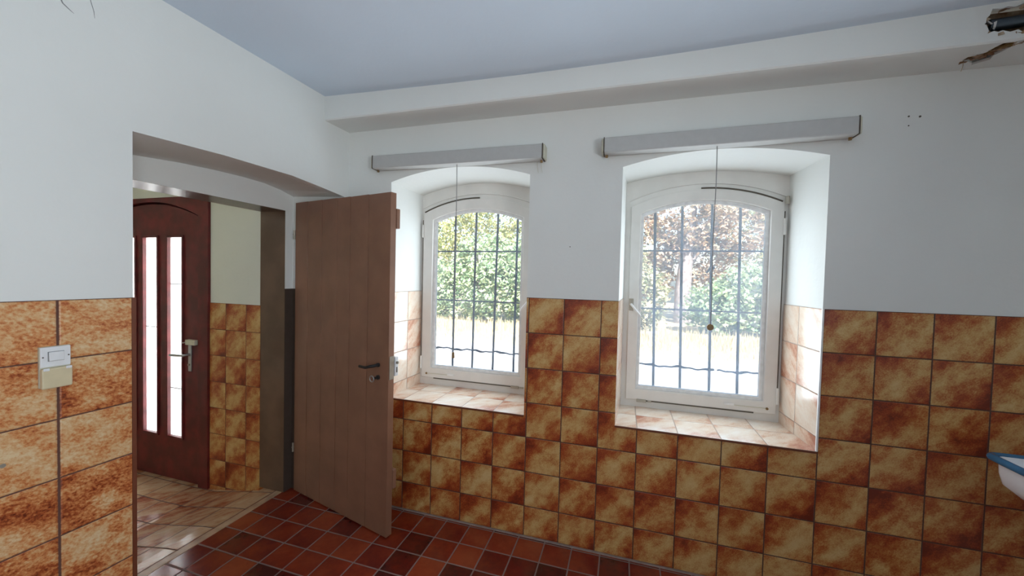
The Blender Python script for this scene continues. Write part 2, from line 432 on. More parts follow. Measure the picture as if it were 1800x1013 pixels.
    gp.box(min(xe - fl * .21, xe - fl * .26), max(xe - fl * .21, xe - fl * .26), RD - .024, RD - .012, zb + .030, zb + .040)
    P(gp, 'slide_catch', M['bead']).parent = case
    gp = MB(); gp.disc((xe - fl * .045, RD - .018, zb + .030), (0, 1, 0), .007, .008, 12)
    P(gp, 'screw', M['wood']).parent = case
    xk = C['x0'] + .10 if fl > 0 else C['x1'] - .10
    gp = MB()
    gp.box(xk - .035, xk + .02, RD - .022, RD - .010, zb - .012, zb + .006); gp.box(xk + .028, xk + .05, RD - .022, RD - .010, zb - .008, zb + .003)
    P(gp, 'latch', M['zinc'], bevel=.002).parent = case
    # handle
    hx = C['x0'] + .016 if handle_side == 'left' else C['x1'] - .016
    k = 1 if handle_side == 'left' else -1
    hp = MB(); hp.box(hx - .013, hx + .013, RD - .022, RD - .014, 1.300, 1.374)
    h = P(hp, 'handle_plate', M['zinc'], bevel=.003); h.parent = case
    hl = MB(); hl.tube([(hx, RD - .02, 1.338), (hx, RD - .045, 1.338), (hx + k * .004, RD - .052, 1.334), (hx + k * .055, RD - .056, 1.272)], [.008, .008, .007, .0055], 10)
    l = P(hl, 'handle_lever', M['wplast']); l.parent = case
    # hinges on the other side
    hy = C['x1'] + .002 if handle_side == 'left' else C['x0'] - .002
    for z0 in (1.80, .86):
        hg = MB(); hg.tube([(hy, RD - .020, z0 - .045), (hy, RD - .020, z0 + .045)], .0075, 10)
        P(hg, 'hinge', M['frame'])
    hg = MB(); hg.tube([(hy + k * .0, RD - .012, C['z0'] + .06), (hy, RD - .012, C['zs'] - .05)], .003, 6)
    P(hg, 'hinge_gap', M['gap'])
    if dark == 'right':
        hg = MB(); hg.tube([(hy + .004, RD - .03, C['zs'] - .012), (hy + .004, RD - .03, C['zs'] + .028)], .011, 12)
        P(hg, 'corner_bearing', M['zinc'])
    return root

win1 = window(1, W1, 'deep arched white window with iron bars, beside the open brown plank door', M['glass'], 'right',
              dict(x0=-.877, x1=-.062, z0=.752, zs=1.93, zc=2.02, gx0=-.785, gx1=-.156, gz0=.84, gzs=1.865, gzc=1.932), 'left')
win2 = window(2, W2, 'hazy barred arched window farther from the door, with a round cord knob hanging before it', M['glass_dusty'], 'left',
              dict(x0=.542, x1=1.345, z0=.755, zs=1.935, zc=2.025, gx0=.617, gx1=1.264, gz0=.84, gzs=1.875, gzc=1.944), 'right')

# outer leaf of the house wall with its openings
o1 = archpoly(-.985, -.075, .76, 1.95, 2.03, 16); o2 = archpoly(.52, 1.45, .76, 1.96, 2.04, 16)
outer = [(-3.9, -.4), (-3.42, -.4), (-3.42, 1.84), (-2.46, 1.84), (-2.46, -.4), (2.5, -.4), (2.5, 2.9), (-3.9, 2.9)]
ow = MB(); ow.prism([outer, o1, o2], lambda a, b, d: (a, d, b), RD + .05, .60)
oo = ow.build('wall_outside', M['concrete'])
tag(oo, 'pale rendered outer face of the house wall around the windows', 'wall', kind='structure')

for x_, z_, r_h in ((.222, 1.661, .0028), (1.676, 2.227, .0035), (1.715, 2.223, .0042), (1.677, 2.187, .0025)):
    q = MB(); q.disc((x_, .0035, z_), (0, 1, 0), r_h, .003, 10); q.build('nail_hole', M['gap'], wb)

# ------------------------------------------------------------------ left wall with the doorway recess
soff = [(0.0, 2.003), (-.33, 2.016), (-.69, 2.016), (-.89, 1.999), (-1.074, 1.98)]
pw = MB()
poly = [(T0 - .02, 0.0), (-1.074, 0.0)] + [(a, b) for a, b in soff[::-1]] + [(0.0, TZ), (2.62, TZ), (2.62, CEIL + .03), (T0 - .02, CEIL + .03)]
pw.prism([poly], lambda a, b, d: LW(a, d, b), -.004, -.05)
wl = pw.build('wall_left', M['plaster'])
tag(wl, 'white plastered wall with big rust tiles below and the recessed doorway', 'wall', kind='structure')
q = MB(); q.prism([[(.007, 0), (2.62, 0), (2.62, TZ), (.007, TZ)]], lambda a, b, d: LW(a, d, b), 0.0, -.05)
def uvl(c):
    return (-(c.y - LY) / math.cos(LA), c.z - TZ)
q.build('tile_dado', M['tile_left'], wl, uvf=uvl)
q = MB(); q.prism([[(-.007, 0), (.0065, 0), (.0065, TZ), (-.007, TZ)]], lambda a, b, d: LW(a, d, b), 0.001, -.05)
q.build('tile_edge', M['rust'], wl)
# recess: near cheek, far cheek, soffit, back
bk = [(-1.06, 1.985), (-.905, 2.001), (-.73, 2.020), (-.555, 2.031), (-.40, 2.035), (-.258, 2.032), (-.14, 2.016), (-.046, 1.993)]
rc = MB()
p0 = LW(0.0, -.004); p1 = LW(-1.074, -.004)
rc.quad((p0[0], p0[1], 0), (FX, -1.06, 0), (FX, -1.06, 1.985), (p0[0], p0[1], 2.003))
rc.quad((p1[0], p1[1], TZ), (FX, -.046, TZ), (FX, -.046, 1.993), (p1[0], p1[1], 1.98))
def sof(tt):
    for (a, za), (b, zb) in zip(soff, soff[1:]):
        if b <= tt <= a: return za + (zb - za) * (tt - a) / (b - a)
    return 1.98
for i in range(len(bk) - 1):
    (ya, za), (yb, zb) = bk[i], bk[i + 1]
    sa = (ya + 1.06) / (1.06 - .046); sb = (yb + 1.06) / (1.06 - .046)
    A = LW(-1.074 * sa, -.004); B = LW(-1.074 * sb, -.004)
    rc.quad((A[0], A[1], sof(-1.074 * sa)), (B[0], B[1], sof(-1.074 * sb)), (FX, yb, zb), (FX, ya, za))
rc.prism([[(-1.06, 1.8897), (-.106, 1.8897), (-.106, TZ), (-.046, TZ)] + bk[::-1]], lambda a, b, d: (d, a, b), FX, FX - .03)
rc.build('recess_plaster', M['plaster'], wl)
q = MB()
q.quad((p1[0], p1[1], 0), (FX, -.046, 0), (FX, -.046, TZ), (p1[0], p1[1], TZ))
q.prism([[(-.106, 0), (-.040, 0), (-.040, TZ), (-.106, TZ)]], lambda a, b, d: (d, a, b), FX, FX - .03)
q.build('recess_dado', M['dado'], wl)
# crack lines in the plaster high up
cr = MB()
def lwp(y, z): return LW(-(y - LY) / math.cos(LA), -.004, z)
cr.tube([lwp(-1.296, 2.40), lwp(-1.295, 2.37), lwp(-1.288, 2.355), lwp(-1.275, 2.346), lwp(-1.262, 2.338)], [.002, .0022, .002, .0016, .0006], 6)
cr.build('plaster_crack', M['cord'], wl)
cr = MB(); cr.tube([lwp(-1.224, 2.42), lwp(-1.219, 2.40), lwp(-1.213, 2.378), lwp(-1.211, 2.355)], [.001, .0012, .001, .0005], 6)
cr.build('plaster_crack', M['cord'], wl)

for y_, z_ in ((-1.4265, .871),):
    q = MB(); q.disc(lwp(y_, z_), (1, 0, 0), .0065, .012, 14); q.build('wall_plug', M['zinc'], wl)
# ------------------------------------------------------------------ remaining shell
q = MB(); q.box(XR, XR + .1, YF, .05, 0, CEIL + .02)
wr = q.build('wall_right', M['plaster']); tag(wr, 'white plastered wall behind the enamel basin', 'wall', kind='structure')
q = MB(); q.box(-1.6, XR + .1, YF - .1, YF, 0, CEIL + .05)
wf = q.build('wall_front', M['plaster']); tag(wf, 'white plastered wall facing the windows', 'wall', kind='structure')
# ceiling: a plane that sags a little along the beam
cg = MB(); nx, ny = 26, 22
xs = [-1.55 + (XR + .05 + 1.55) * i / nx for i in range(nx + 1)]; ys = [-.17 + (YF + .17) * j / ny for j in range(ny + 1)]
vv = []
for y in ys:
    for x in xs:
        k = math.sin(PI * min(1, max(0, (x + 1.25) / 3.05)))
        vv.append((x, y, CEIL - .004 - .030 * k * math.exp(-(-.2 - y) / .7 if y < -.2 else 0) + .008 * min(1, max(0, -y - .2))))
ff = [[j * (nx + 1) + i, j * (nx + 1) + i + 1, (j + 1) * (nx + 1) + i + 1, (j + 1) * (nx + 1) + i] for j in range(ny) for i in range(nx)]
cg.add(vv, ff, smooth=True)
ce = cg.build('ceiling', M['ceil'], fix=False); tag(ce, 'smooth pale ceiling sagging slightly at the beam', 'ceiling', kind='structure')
# unseen slab added over everything to keep the daylight out
q = MB(); q.box(-3.9, 2.5, YF - .2, .6, 2.62, 2.8)
rf = q.build('roof_blocker', M['concrete']); tag(rf, 'unseen slab blocking daylight above the ceiling', 'slab', kind='structure')
# floors
q = MB(); q.box(-1.655, XR, YF, .004, -.12, 0)
fl = q.build('floor', M['floor'], uvf=lambda c: (c.x + .0205 + .151 * 40, c.y + .0265 + .1505 * 60)); tag(fl, 'dark red terracotta tiled kitchen floor', 'floor', kind='structure')
q = MB()
q.box(-1.702, -1.658, -1.3, -.08, -.03, 0.001)
th = q.build('threshold', M['beige_edge'], fl, bevel=.002)
q = MB(); q.box(-1.20, XR, -.017, -.0005, -.002, .006)
q.build('mortar_edge', M['mortar'], fl, bevel=.004)

# ------------------------------------------------------------------ beam along the window wall, with its two ragged holes
hole1 = [(1.778, 2.478), (1.786, 2.456), (1.790, 2.441), (1.803, 2.446), (1.815, 2.440), (1.826, 2.445), (1.848, 2.436), (1.870, 2.441), (1.886, 2.428), (1.915, 2.433), (1.95, 2.425),
         (2.0, 2.435), (2.05, 2.43), (2.06, 2.50), (2.03, 2.525), (1.96, 2.532), (1.905, 2.531), (1.882, 2.534), (1.859, 2.524), (1.838, 2.529), (1.819, 2.524), (1.795, 2.528), (1.788, 2.505), (1.780, 2.497)]
hole2 = [(1.789, -.081), (1.804, -.078), (1.841, -.052), (1.854, -.030), (1.867, -.049), (1.888, -.065), (1.876, -.096), (1.884, -.125), (1.888, -.146),
         (1.884, -.178), (1.869, -.186), (1.840, -.186), (1.834, -.16), (1.832, -.13), (1.814, -.111), (1.792, -.109)]
BZ, BY = 2.403, -.20
bm_ = MB()
XB0, XB1 = XLC - .03, XR
r_ = .006
bm_.prism([[(XB0, BZ + r_), (XB1, BZ + r_), (XB1, CEIL + .01), (XB0, CEIL + .01)], hole1], lambda a, b, d: (a, d, b), BY, BY + .010)
bm_.prism([[(XB0, BY + r_), (XB1, BY + r_), (XB1, .004), (XB0, .004)], hole2], lambda a, b, d: (a, b, d), BZ, BZ + .010)
bm_.quad((XB0, BY, BZ + r_), (XB1, BY, BZ + r_), (XB1, BY + r_, BZ), (XB0, BY + r_, BZ))
be = bm_.build('ceiling_beam', M['plaster'])
tag(be, 'white boxed beam running above both windows, broken open at one end', 'beam', kind='structure')
# inside of the casing: dark old lath core
q = MB(); q.box(1.55, XR, BY + .075, -.01, BZ + .055, CEIL)
q.build('beam_core', M['lath'], be)
hm = MB()
rr = random.Random(3)
def frag(mb, c, s):
    vs = [tuple(c[i] + rr.uniform(-1, 1) * s[i] for i in range(3)) for _ in range(7)]
    b = bmesh.new()
    for v in vs: b.verts.new(v)
    bmesh.ops.convex_hull(b, input=b.verts)
    b.verts.index_update()
    mb.add([tuple(v.co) for v in b.verts], [[v.index for v in f.verts] for f in b.faces]); b.free()
for i in range(26):
    x = 1.79 + .25 * rr.random(); up = rr.random() < .45
    frag(hm, (x, BY + rr.uniform(.004, .03), (2.526 if up else 2.437) + rr.uniform(-.006, .006)), (.022, .014, .009))
for i in range(6):
    frag(hm, (1.786, BY + .012, 2.45 + .015 * i), (.010, .012, .012))
for i in range(22):
    s = i / 21
    frag(hm, (1.80 + .08 * s + rr.uniform(-.02, .02), -.07 - .09 * s + rr.uniform(-.02, .02), BZ + .012 + rr.uniform(0, .02)), (.018, .02, .009))
for i in range(26):
    s = rr.random()
    frag(hm, (1.795 + .085 * s + rr.uniform(-.008, .008), -.085 - .085 * s + rr.uniform(-.02, .03), BZ - .002 + rr.uniform(-.006, .008)), (.016, .010, .005))
for i in range(20):
    x = 1.83 + .22 * rr.random()
    frag(hm, (x, BY - .002 + rr.uniform(-.004, .006), 2.433 + rr.uniform(-.008, .004)), (.014, .006, .007))
hm.build('broken_lath', M['lath'], be)
rd_ = MB()
for i in range(34):
    s = rr.random(); x = 1.795 + .085 * s; y = -.085 - .085 * s + rr.uniform(-.012, .02)
    a = rr.uniform(.4, 1.1)
    L = rr.uniform(.03, .07)
    rd_.tube([(x, y, BZ + .006 + rr.uniform(-.004, .012)), (x + L * math.cos(a), y - L * math.sin(a), BZ + .004 + rr.uniform(-.008, .01))], .0013, 5)
for i in range(24):
    x = 1.84 + .2 * rr.random(); L = rr.uniform(.02, .05)
    rd_.tube([(x, BY + rr.uniform(.0, .02), 2.436), (x + L, BY - rr.uniform(.0, .012), 2.430 + rr.uniform(-.012, .006))], .0012, 5)
rd_.tube([(1.793, -.084, BZ), (1.794, -.083, BZ - .02), (1.790, -.080, BZ - .042)], .0008, 5)
rd_.build('torn_reed', M['straw'], be)
q = MB(); q.tube([(1.802, BY + .030, 2.482), (1.90, BY + .030, 2.486), (2.1, BY + .030, 2.492)], .021, 16)
tag(q.build('pipe', M['pipe']), 'dark steel pipe running inside the broken beam end', 'pipe')
q = MB(); q.tube([(1.775, BY - .004, 2.474), (1.795, BY + .01, 2.478)], .0022, 6)
q.build('wire_stub', M['black'], be)
q = MB(); frag(q, (1.806, BY + .012, 2.474), (.016, .012, .016)); frag(q, (1.798, BY + .010, 2.482), (.012, .010, .010))
q.build('plaster_lump', M['plaster'], be)

# ------------------------------------------------------------------ brown plank door and its frame
HP = Vector((-1.597, -.070, 0)); DANG = math.radians(-13.51)
door = empty('door_1', HP, DANG)
tag(door, 'open brown plank door hanging in the recessed doorway', 'door', kind='structure')
edges = [0.0, .14, .289, .440, .562, .722, .903]
q = MB()
for i, (a, b) in enumerate(zip(edges, edges[1:])):
    q.box(a + .0022, b - .0022, 0, .040, .009, 1.946 - .011 * (a + b) / 2)
leaf = q.build('door_leaf', M['brown'], door, bevel=.0018, seg=2)
q = MB()
for a in edges[1:-1]: q.box(a - .006, a + .006, .005, .030, .03, 1.925)
q.build('groove_shade', M['black'], door)  # dark strips added behind the plank gaps so the grooves look shadowed
for z0, z1 in ((1.742, 1.852), (.268, .378)):
    q = MB(); q.box(.03, .905, .0405, .066, z0, z1)
    q.build('batten', M['brown'], door, bevel=.004)
q = MB()
q.disc((.822, -.004, .975), (0, 1, 0), .012, .010, 16)
q.tube([(.822, -.006, .975), (.822, -.040, .975), (.812, -.049, .974), (.775, -.051, .962), (.722, -.050, .963)], [.0085, .0085, .0085, .0075, .0075], 10)
q.build('door_handle', M['black'], door)
q = MB(); q.disc((.822, -.004, .905), (0, 1, 0), .013, .008, 16); q.tube([(.822, -.004, .905), (.822, -.036, .905)], .0065, 10)
ks = q.build('key_stem', M['black'], door)
q = MB(); q.tube([(.822 + .016 * math.cos(a), -.046 + .0 * a, .905 + .016 * math.sin(a)) for a in [2 * PI * k / 20 for k in range(21)]], .0035, 8)
q.build('key_ring', M['steel'], ks)
q = MB(); q.box(.78, .909, .0405, .064, .915, 1.022)
lk_ = q.build('rim_lock', M['wplast'], door, bevel=.003)
q = MB(); q.box(.905, .922, .046, .058, .984, .998)
q.build('latch_bolt', M['zinc'], lk_, bevel=.002)
q = MB(); q.box(.908, .911, .050, .056, .935, .965)
q.build('bolt_slot', M['gap'], lk_)
q = MB(); q.box(.9035, .9055, .004, .036, .90, 1.03)
q.build('edge_plate', M['zinc'], door)
for z0 in (1.735, .30):
    q = MB(); q.tube([(-.006, -.002, z0 - .030), (-.006, -.002, z0 + .030)], .006, 10); q.disc((-.006, -.002, z0), (0, 0, 1), .008, .008, 12)
    q.build('hinge', M['zinc'], door)
fr = MB()
fr.box(HX, FX - .001, -.1065, -.070, 0, 1.92)        # far jamb
fr.box(HX, FX - .001, -1.06, -1.02, 0, 1.92)        # near jamb
fr.box(HX, FX - .001, -1.02, -.105, 1.889, 1.92)    # head
df = fr.build('door_frame', M['brown2'], None)
tag(df, 'brown painted door lining leading to the hall', 'door frame', kind='structure')

# ------------------------------------------------------------------ hall
HY = -.11
hw = MB()
hw.prism([[(-2.317, 1.254), (HX + .003, 1.254), (HX + .003, 2.4), (-3.9, 2.4), (-3.9, -.3), (-3.56, -.3), (-3.56, 2.016), (-2.317, 2.016)]], lambda a, b, d: (a, d, b), HY + .004, HY + .06)
hb = hw.build('wall_hall', M['hallplaster']); tag(hb, 'greenish white hall wall above the tiles beside the dark red front door', 'wall', kind='structure')
q = MB(); q.prism([[(-2.317, -.2), (HX + .003, -.2), (HX + .003, 1.254), (-2.317, 1.254)]], lambda a, b, d: (a, d, b), HY, HY + .06)
q.build('tile_dado', M['tile_hall'], hb, uvf=lambda c: (c.x + 2.164 + .188 * 20, c.z - 1.254 + 1.88))
q = MB(); q.box(-3.9, HX, -2.6, HY + .06, 2.4, 2.45)
tag(q.build('ceiling_hall', M['hallplaster']), 'plain hall ceiling seen under the door lining', 'ceiling', kind='structure')
q = MB(); q.box(-3.9, -3.8, -2.6, .1, -.3, 2.42)
tag(q.build('wall_hall_end', M['hallplaster']), 'plain end wall of the hall', 'wall', kind='structure')
q = MB(); q.box(-3.9, HX, -2.7, -2.6, -.3, 2.42)
tag(q.build('wall_hall_rear', M['hallplaster']), 'plain wall across the hall from the front door', 'wall', kind='structure')
# wall between room and hall (its core, around the doorway)
q = MB()
q.box(HX, FX - .031, -.069, .41, 0, 2.62); q.box(HX, FX - .031, -1.06, -.07, 1.92, 2.62); q.box(HX, FX - .05, YF, -1.06, -.15, 2.62)
q.box(FX - .03, XLC - .055, -.035, .41, 0, 2.62)
tag(q.build('wall_partition', M['hallplaster']), 'thick wall dividing the kitchen from the hall', 'wall', kind='structure')
hf = MB()
prof = [(-1.68, 0.0), (-1.80, -.014), (-2.0, -.05), (-2.25, -.093), (-2.5, -.1), (-3.85, -.1)]
for (xa, za), (xb, zb) in zip(prof, prof[1:]):
    uu = lambda x, y: (x + 1.716 + 1.88 * 2, y + .505 + 1.88 * 2)
    hf.quad((xa, -2.6, za), (xb, -2.6, zb), (xb, .1, zb), (xa, .1, za), uv=[uu(xa, -2.6), uu(xb, -2.6), uu(xb, .1), uu(xa, .1)])
hfo = hf.build('floor_hall', M['floor_hall']); tag(hfo, 'worn beige and pink tiled hall floor', 'floor', kind='structure')

# dark red front door
fd = empty('door_2', (-2.44, HY, -.1)); tag(fd, 'dark red front door with narrow frosted panes at the end of the hall', 'door', kind='structure')
def F(mb, name, mat, par=None, **k):
    mb.v = [(a + 2.44, b - HY, c + .1) for a, b, c in mb.v]
    return mb.build(name, mat, par or fd, **k)
q = MB()
fo = [(-3.56, -.12), (-2.318, -.12)] + [(-2.318 - 1.242 * i / 20, 2.015) for i in range(21)]
q.ring(fo, archpoly(-3.452, -2.416, -.12, 1.874, 1.984, 20), HY - .015, HY + .10)
q.ring(fo, archpoly(-3.42, -2.466, -.06, 1.85, 1.95, 20), HY + .065, HY + .11)
F(q, 'door_frame', M['mahog'], bevel=.004)
L0, L1 = -3.445, -2.443
panes = [(-2.763, -2.590), (-3.030, -2.855), (-3.278, -3.103)]
PZ0, PZ1 = .222, 1.733
lf = MB(); ya, yb = HY + .006, HY + .060
lf.prism([archpoly(L0, L1, -.092, 1.872, 1.972, 18)] + [[(a, PZ0), (b, PZ0), (b, PZ1), (a, PZ1)] for a, b in panes], lambda a, b, d: (a, d, b), ya, yb)
dl = F(lf, 'door_leaf', M['mahog'])
for a, b in panes:
    q = MB(); q.ring([(a - .004, PZ0 - .004), (b + .004, PZ0 - .004), (b + .004, PZ1 + .004), (a - .004, PZ1 + .004)],
                     [(a + .012, PZ0 + .012), (b - .012, PZ0 + .012), (b - .012, PZ1 - .012), (a + .012, PZ1 - .012)], HY - .004, HY + .022)
    F(q, 'pane_bead', M['mahog'], dl, bevel=.003)
    q = MB(); q.box(a - .005, b + .005, HY + .026, HY + .031, PZ0 - .005, PZ1 + .005)
    F(q, 'glass_pane', M['frosted'], dl)
for (a, b), zz in zip(panes, ((1.375, .59), (1.04,), (1.2,))):
    for z in zz:
        q = MB(); q.box(a + .005, b - .005, HY + .021, HY + .027, z - .003, z + .003)
        F(q, 'glazing_bar', M['cord'], dl)
q = MB(); q.box(-2.532, -2.502, HY - .003, HY + .007, .74, .96)
hp = F(q, 'handle_plate', M['steel'], dl, bevel=.003)
q = MB(); q.tube([(-2.517, HY, .865), (-2.517, HY - .045, .865), (-2.530, HY - .052, .864), (-2.64, HY - .052, .860)], .009, 10)
F(q, 'door_handle', M['steel'], dl)
q = MB(); q.disc((-2.517, HY - .006, .79), (0, 1, 0), .008, .012, 14)
F(q, 'lock_cylinder', M['zinc'], dl)
q = MB(); q.box(-2.535, -2.440, HY - .022, HY + .007, .938, .975)
ch = F(q, 'door_chain_lock', M['cap'], dl, bevel=.003)
q = MB(); q.tube([(-2.535, HY - .012, .955), (-2.57, HY - .014, .948)], .004, 8)
F(q, 'lock_bolt', M['steel'], dl)
q = MB(); q.box(-2.4425, -2.416, HY + .010, HY + .05, -.10, 1.862)
F(q, 'leaf_gap_shade', M['black'])  # black strip, the shadow between leaf and frame put into colour

# ------------------------------------------------------------------ roller blinds
def blind(x0, x1, zl, zr, label, xc, zk, knob):
    root = empty('roller_blind', ((x0 + x1) / 2, 0, (zl + zr) / 2))
    tag(root, label, 'blind', 'roller blinds over the windows')
    cx, cz = root.location.x, root.location.z
    tilt = math.atan2(zr - zl, x1 - x0); w = (x1 - x0) / 2
    case = empty('tilt') if False else None
    def rot(mb):
        mb.v = [(a * math.cos(tilt) - c * math.sin(tilt), b, a * math.sin(tilt) + c * math.cos(tilt)) for a, b, c in mb.v]; return mb
    H = .039
    q = MB(); q.box(-w, w, -.070, .003, -H, H); rot(q).build('cassette', M['cass'], root, bevel=.005, seg=2)
    for s in (-1, 1):
        q = MB(); a, b = sorted((s * (w + .001), s * (w + .013)))
        q.box(a, b, -.066, .003, -H + .001, H - .001); rot(q).build('end_cap', M['cap'], root, bevel=.010, seg=3)
        q = MB(); a, b = sorted((s * (w - .0015), s * (w + .002)))
        q.box(a, b, -.0715, .003, -H - .001, H + .001); rot(q).build('seam', M['gap'], root)
        q = MB(); q.tube([(s * (w - .012), -.025, -H - .012), (s * (w - .012), -.025, -H + .004)], .007, 8); rot(q).build('bracket', M['wood'], root)
    xx = xc - cx
    q = MB(); pts = []
    for i in range(15):
        s = i / 14
        pts.append((xx + .002 * math.sin(s * 9), -.040, -H + (zk - cz + H) * s))
    q.tube(pts, .0021, 6); q.build('pull_cord', M['cord'], root)
    q = MB()
    if knob == 'disc':
        q.disc((xx, -.040, zk - cz), (0, 1, 0), .0155, .009, 24)
    else:
        q.tube([(xx, -.040, zk - cz + .012), (xx, -.040, zk - cz - .022)], [.007, .009], 12)
    k = q.build('pull_knob', M['wood'], root)
    return root
blind(-1.004, .068, 2.178, 2.172, 'grey blind cassette with a rounded cream end, above the window beside the plank door', -.445, 1.022, 'stick')
blind(.392, 1.468, 2.176, 2.183, 'grey blind cassette above the hazy window, its cord ending in a round brown disc', .921, 1.266, 'disc')
q = MB()
for dx in (0, .022):
    q.tube([(.030 + dx, -.02, 2.130), (.032 + dx, -.012, 2.10), (.036 + dx, -.008, 2.07)], .0011, 5)
tag(q.build('loose_cord', M['cap']), 'two short loose strings hanging under the cream blind end', 'string')

# ------------------------------------------------------------------ window grilles
def grille(vert, horiz, x0, x1, z0, z1, label, damage):
    root = empty('window_grille', ((x0 + x1) / 2, .5, z0)); tag(root, label, 'grille', 'iron grilles outside the windows')
    ox, oz = root.location.x, root.location.z
    for xt, xb in vert:
        q = MB(); q.tube([(xb - ox, 0, 0), (xt - ox, 0, z1 - oz)], .0080, 8); q.build('upright_bar', M['iron'], root)
    for i, z in enumerate(horiz):
        q = MB()
        if i == 2:
            spans = [(x0, 1.058), (1.075, x1)] if damage == 'gap' else [(x0, x1)]
            for a, b in spans:
                n = max(4, int((b - a) / .012)); pts = []; rs = []
                for k in range(n + 1):
                    x = a + (b - a) * k / n
                    pts.append((x - ox, -.008, z - oz + .004 * math.sin(x * 31) + .0025 * math.sin(x * 83)))
                    rs.append(.0052 + .0034 * max(0, math.sin(x * 37 + 1)))
                if damage == 'gap' and a > 1: pts[0] = (pts[0][0], pts[0][1], pts[0][2] - .006); 
                q.tube(pts, rs, 7)
        else:
            q.tube([(x0 - ox, -.009, z - oz), (x1 - ox, -.009, z - oz)], .0052, 7)
        q.build('cross_bar', M['iron'], root)
    return root
grille([(-.698, -.703), (-.534, -.545), (-.367, -.385), (-.220, -.228)], [1.668, 1.305, .942], -.85, -.08, .78, 1.97,
       'grey iron bars outside the window beside the plank door', 'twist')
g2 = grille([(.687, .712), (.846, .870), (1.015, 1.036), (1.168, 1.190)], [1.676, 1.308, .945], .56, 1.33, .78, 1.98,
            'grey iron bars outside the hazy window, lowest cross wire snapped', 'gap')
q = MB(); q.tube([(1.030 - g2.location.x, -.012, 1.572 - .78), (1.018 - g2.location.x, -.03, 1.574 - .78), (1.005 - g2.location.x, -.04, 1.564 - .78), (.988 - g2.location.x, -.045, 1.540 - .78)], [.012, .009, .008, .005], 8)
q.build('hook', M['black'], g2)

# ------------------------------------------------------------------ switch with covered socket
sw = empty('switch_socket', (LW((1.3185 - 1.1086) / math.cos(LA), 0.0, 1.155)), 0)
tag(sw, 'white light switch above a cream flap socket on the tiled wall', 'light switch')
# local axes: x out of the wall, y along it (towards the corner), z up
sw.rotation_euler = (0, 0, LA)
q = MB(); q.box(0, .011, -.0350, .0350, -.066, .068); q.build('back_box', M['cap'], sw, bevel=.002)
q = MB(); q.box(.010, .016, -.0345, .0345, .001, .067); q.build('switch_plate', M['wplast'], sw, bevel=.003)
q = MB(); q.box(.0155, .017, -.0185, .0185, .020, .052); q.build('rocker_recess', M['cord'], sw)
q = MB(); q.box(.0155, .0215, -.0165, .0180, .0210, .0505); q.build('rocker', M['wplast'], sw, bevel=.002)
for yy in (-.029, .029):
    q = MB(); q.disc((.0163, yy, .035), (1, 0, 0), .0022, .0015, 10); q.build('screw', M['gap'], sw)
q = MB(); q.box(.010, .026, -.0350, .0350, -.068, -.0015); fp = q.build('socket_cover', M['cream'], sw, bevel=.004)
for yy in (-.025, .026):
    q = MB(); q.box(.022, .0275, yy - .007, yy + .007, -.009, -.0005); q.build('cover_hinge', M['wplast'], fp, bevel=.0015)

# ------------------------------------------------------------------ enamel basin on the right
BX0, BX1, BY1, BY0, BRZ = 1.779, XR, -.285, -.80, .887
bs = empty('wash_basin', ((BX0 + BX1) / 2, (BY0 + BY1) / 2, BRZ))
tag(bs, 'white enamel wash basin with a blue rim', 'basin')
def rrect(x0, x1, y0, y1, r, n=6):
    out = []
    for cx, cy, a0 in ((x1 - r, y1 - r, 0), (x0 + r, y1 - r, 90), (x0 + r, y0 + r, 180), (x1 - r, y0 + r, 270)):
        for k in range(n + 1):
            a = math.radians(a0 + 90 * k / n); out.append((cx + r * math.cos(a), cy + r * math.sin(a)))
    return out
bx, by = bs.location.x, bs.location.y
def loft(levels, name, mat, smooth=True, close_last=True):
    q = MB(); n = len(levels[0][0]); vs = []
    for pts, z in levels: vs += [(x - bx, y - by, z - BRZ) for x, y in pts]
    fs = []
    for i in range(len(levels) - 1):
        for k in range(n):
            fs.append([i * n + k, i * n + (k + 1) % n, (i + 1) * n + (k + 1) % n, (i + 1) * n + k])
    if close_last: fs.append([(len(levels) - 1) * n + k for k in range(n)])
    q.add(vs, fs, smooth=smooth)
    return q.build(name, mat, bs, fix=False)
X1 = BX1 - .012
lv = []
for ins, dz, r in ((.018, -.004, .03), (.020, -.05, .03), (.025, -.085, .035), (.050, -.112, .045), (.085, -.138, .06), (.12, -.150, .07)):
    lv.append((rrect(BX0 + ins, X1 - .004, BY0 + ins, BY1 - ins, r), BRZ + dz))
loft(lv, 'bowl', M['enamel'])
lv = []
for ins, dz, r in ((.020, .004, .028), (.034, -.002, .03), (.044, -.02, .035), (.052, -.08, .045), (.075, -.115, .06), (.12, -.125, .07)):
    lv.append((rrect(BX0 + ins, X1 - .02, BY0 + ins, BY1 - ins, r)[::-1], BRZ + dz))
loft(lv, 'bowl_inside', M['enamel'])
q = MB(); ring_ = rrect(BX0 + .009, X1, BY0 + .009, BY1 - .009, .024, 8)
pts = [(x - bx, y - by, 0) for x, y in ring_]; pts.append(pts[0])
q.tube(pts, .0125, 12, cap=False); q.build('rim', M['blue'], bs)
q = MB(); q.box(BX0 + .10 - bx, XR - bx, -.06, .06, -.19, -.148); q.build('wall_bracket', M['enamel'], bs, bevel=.004)

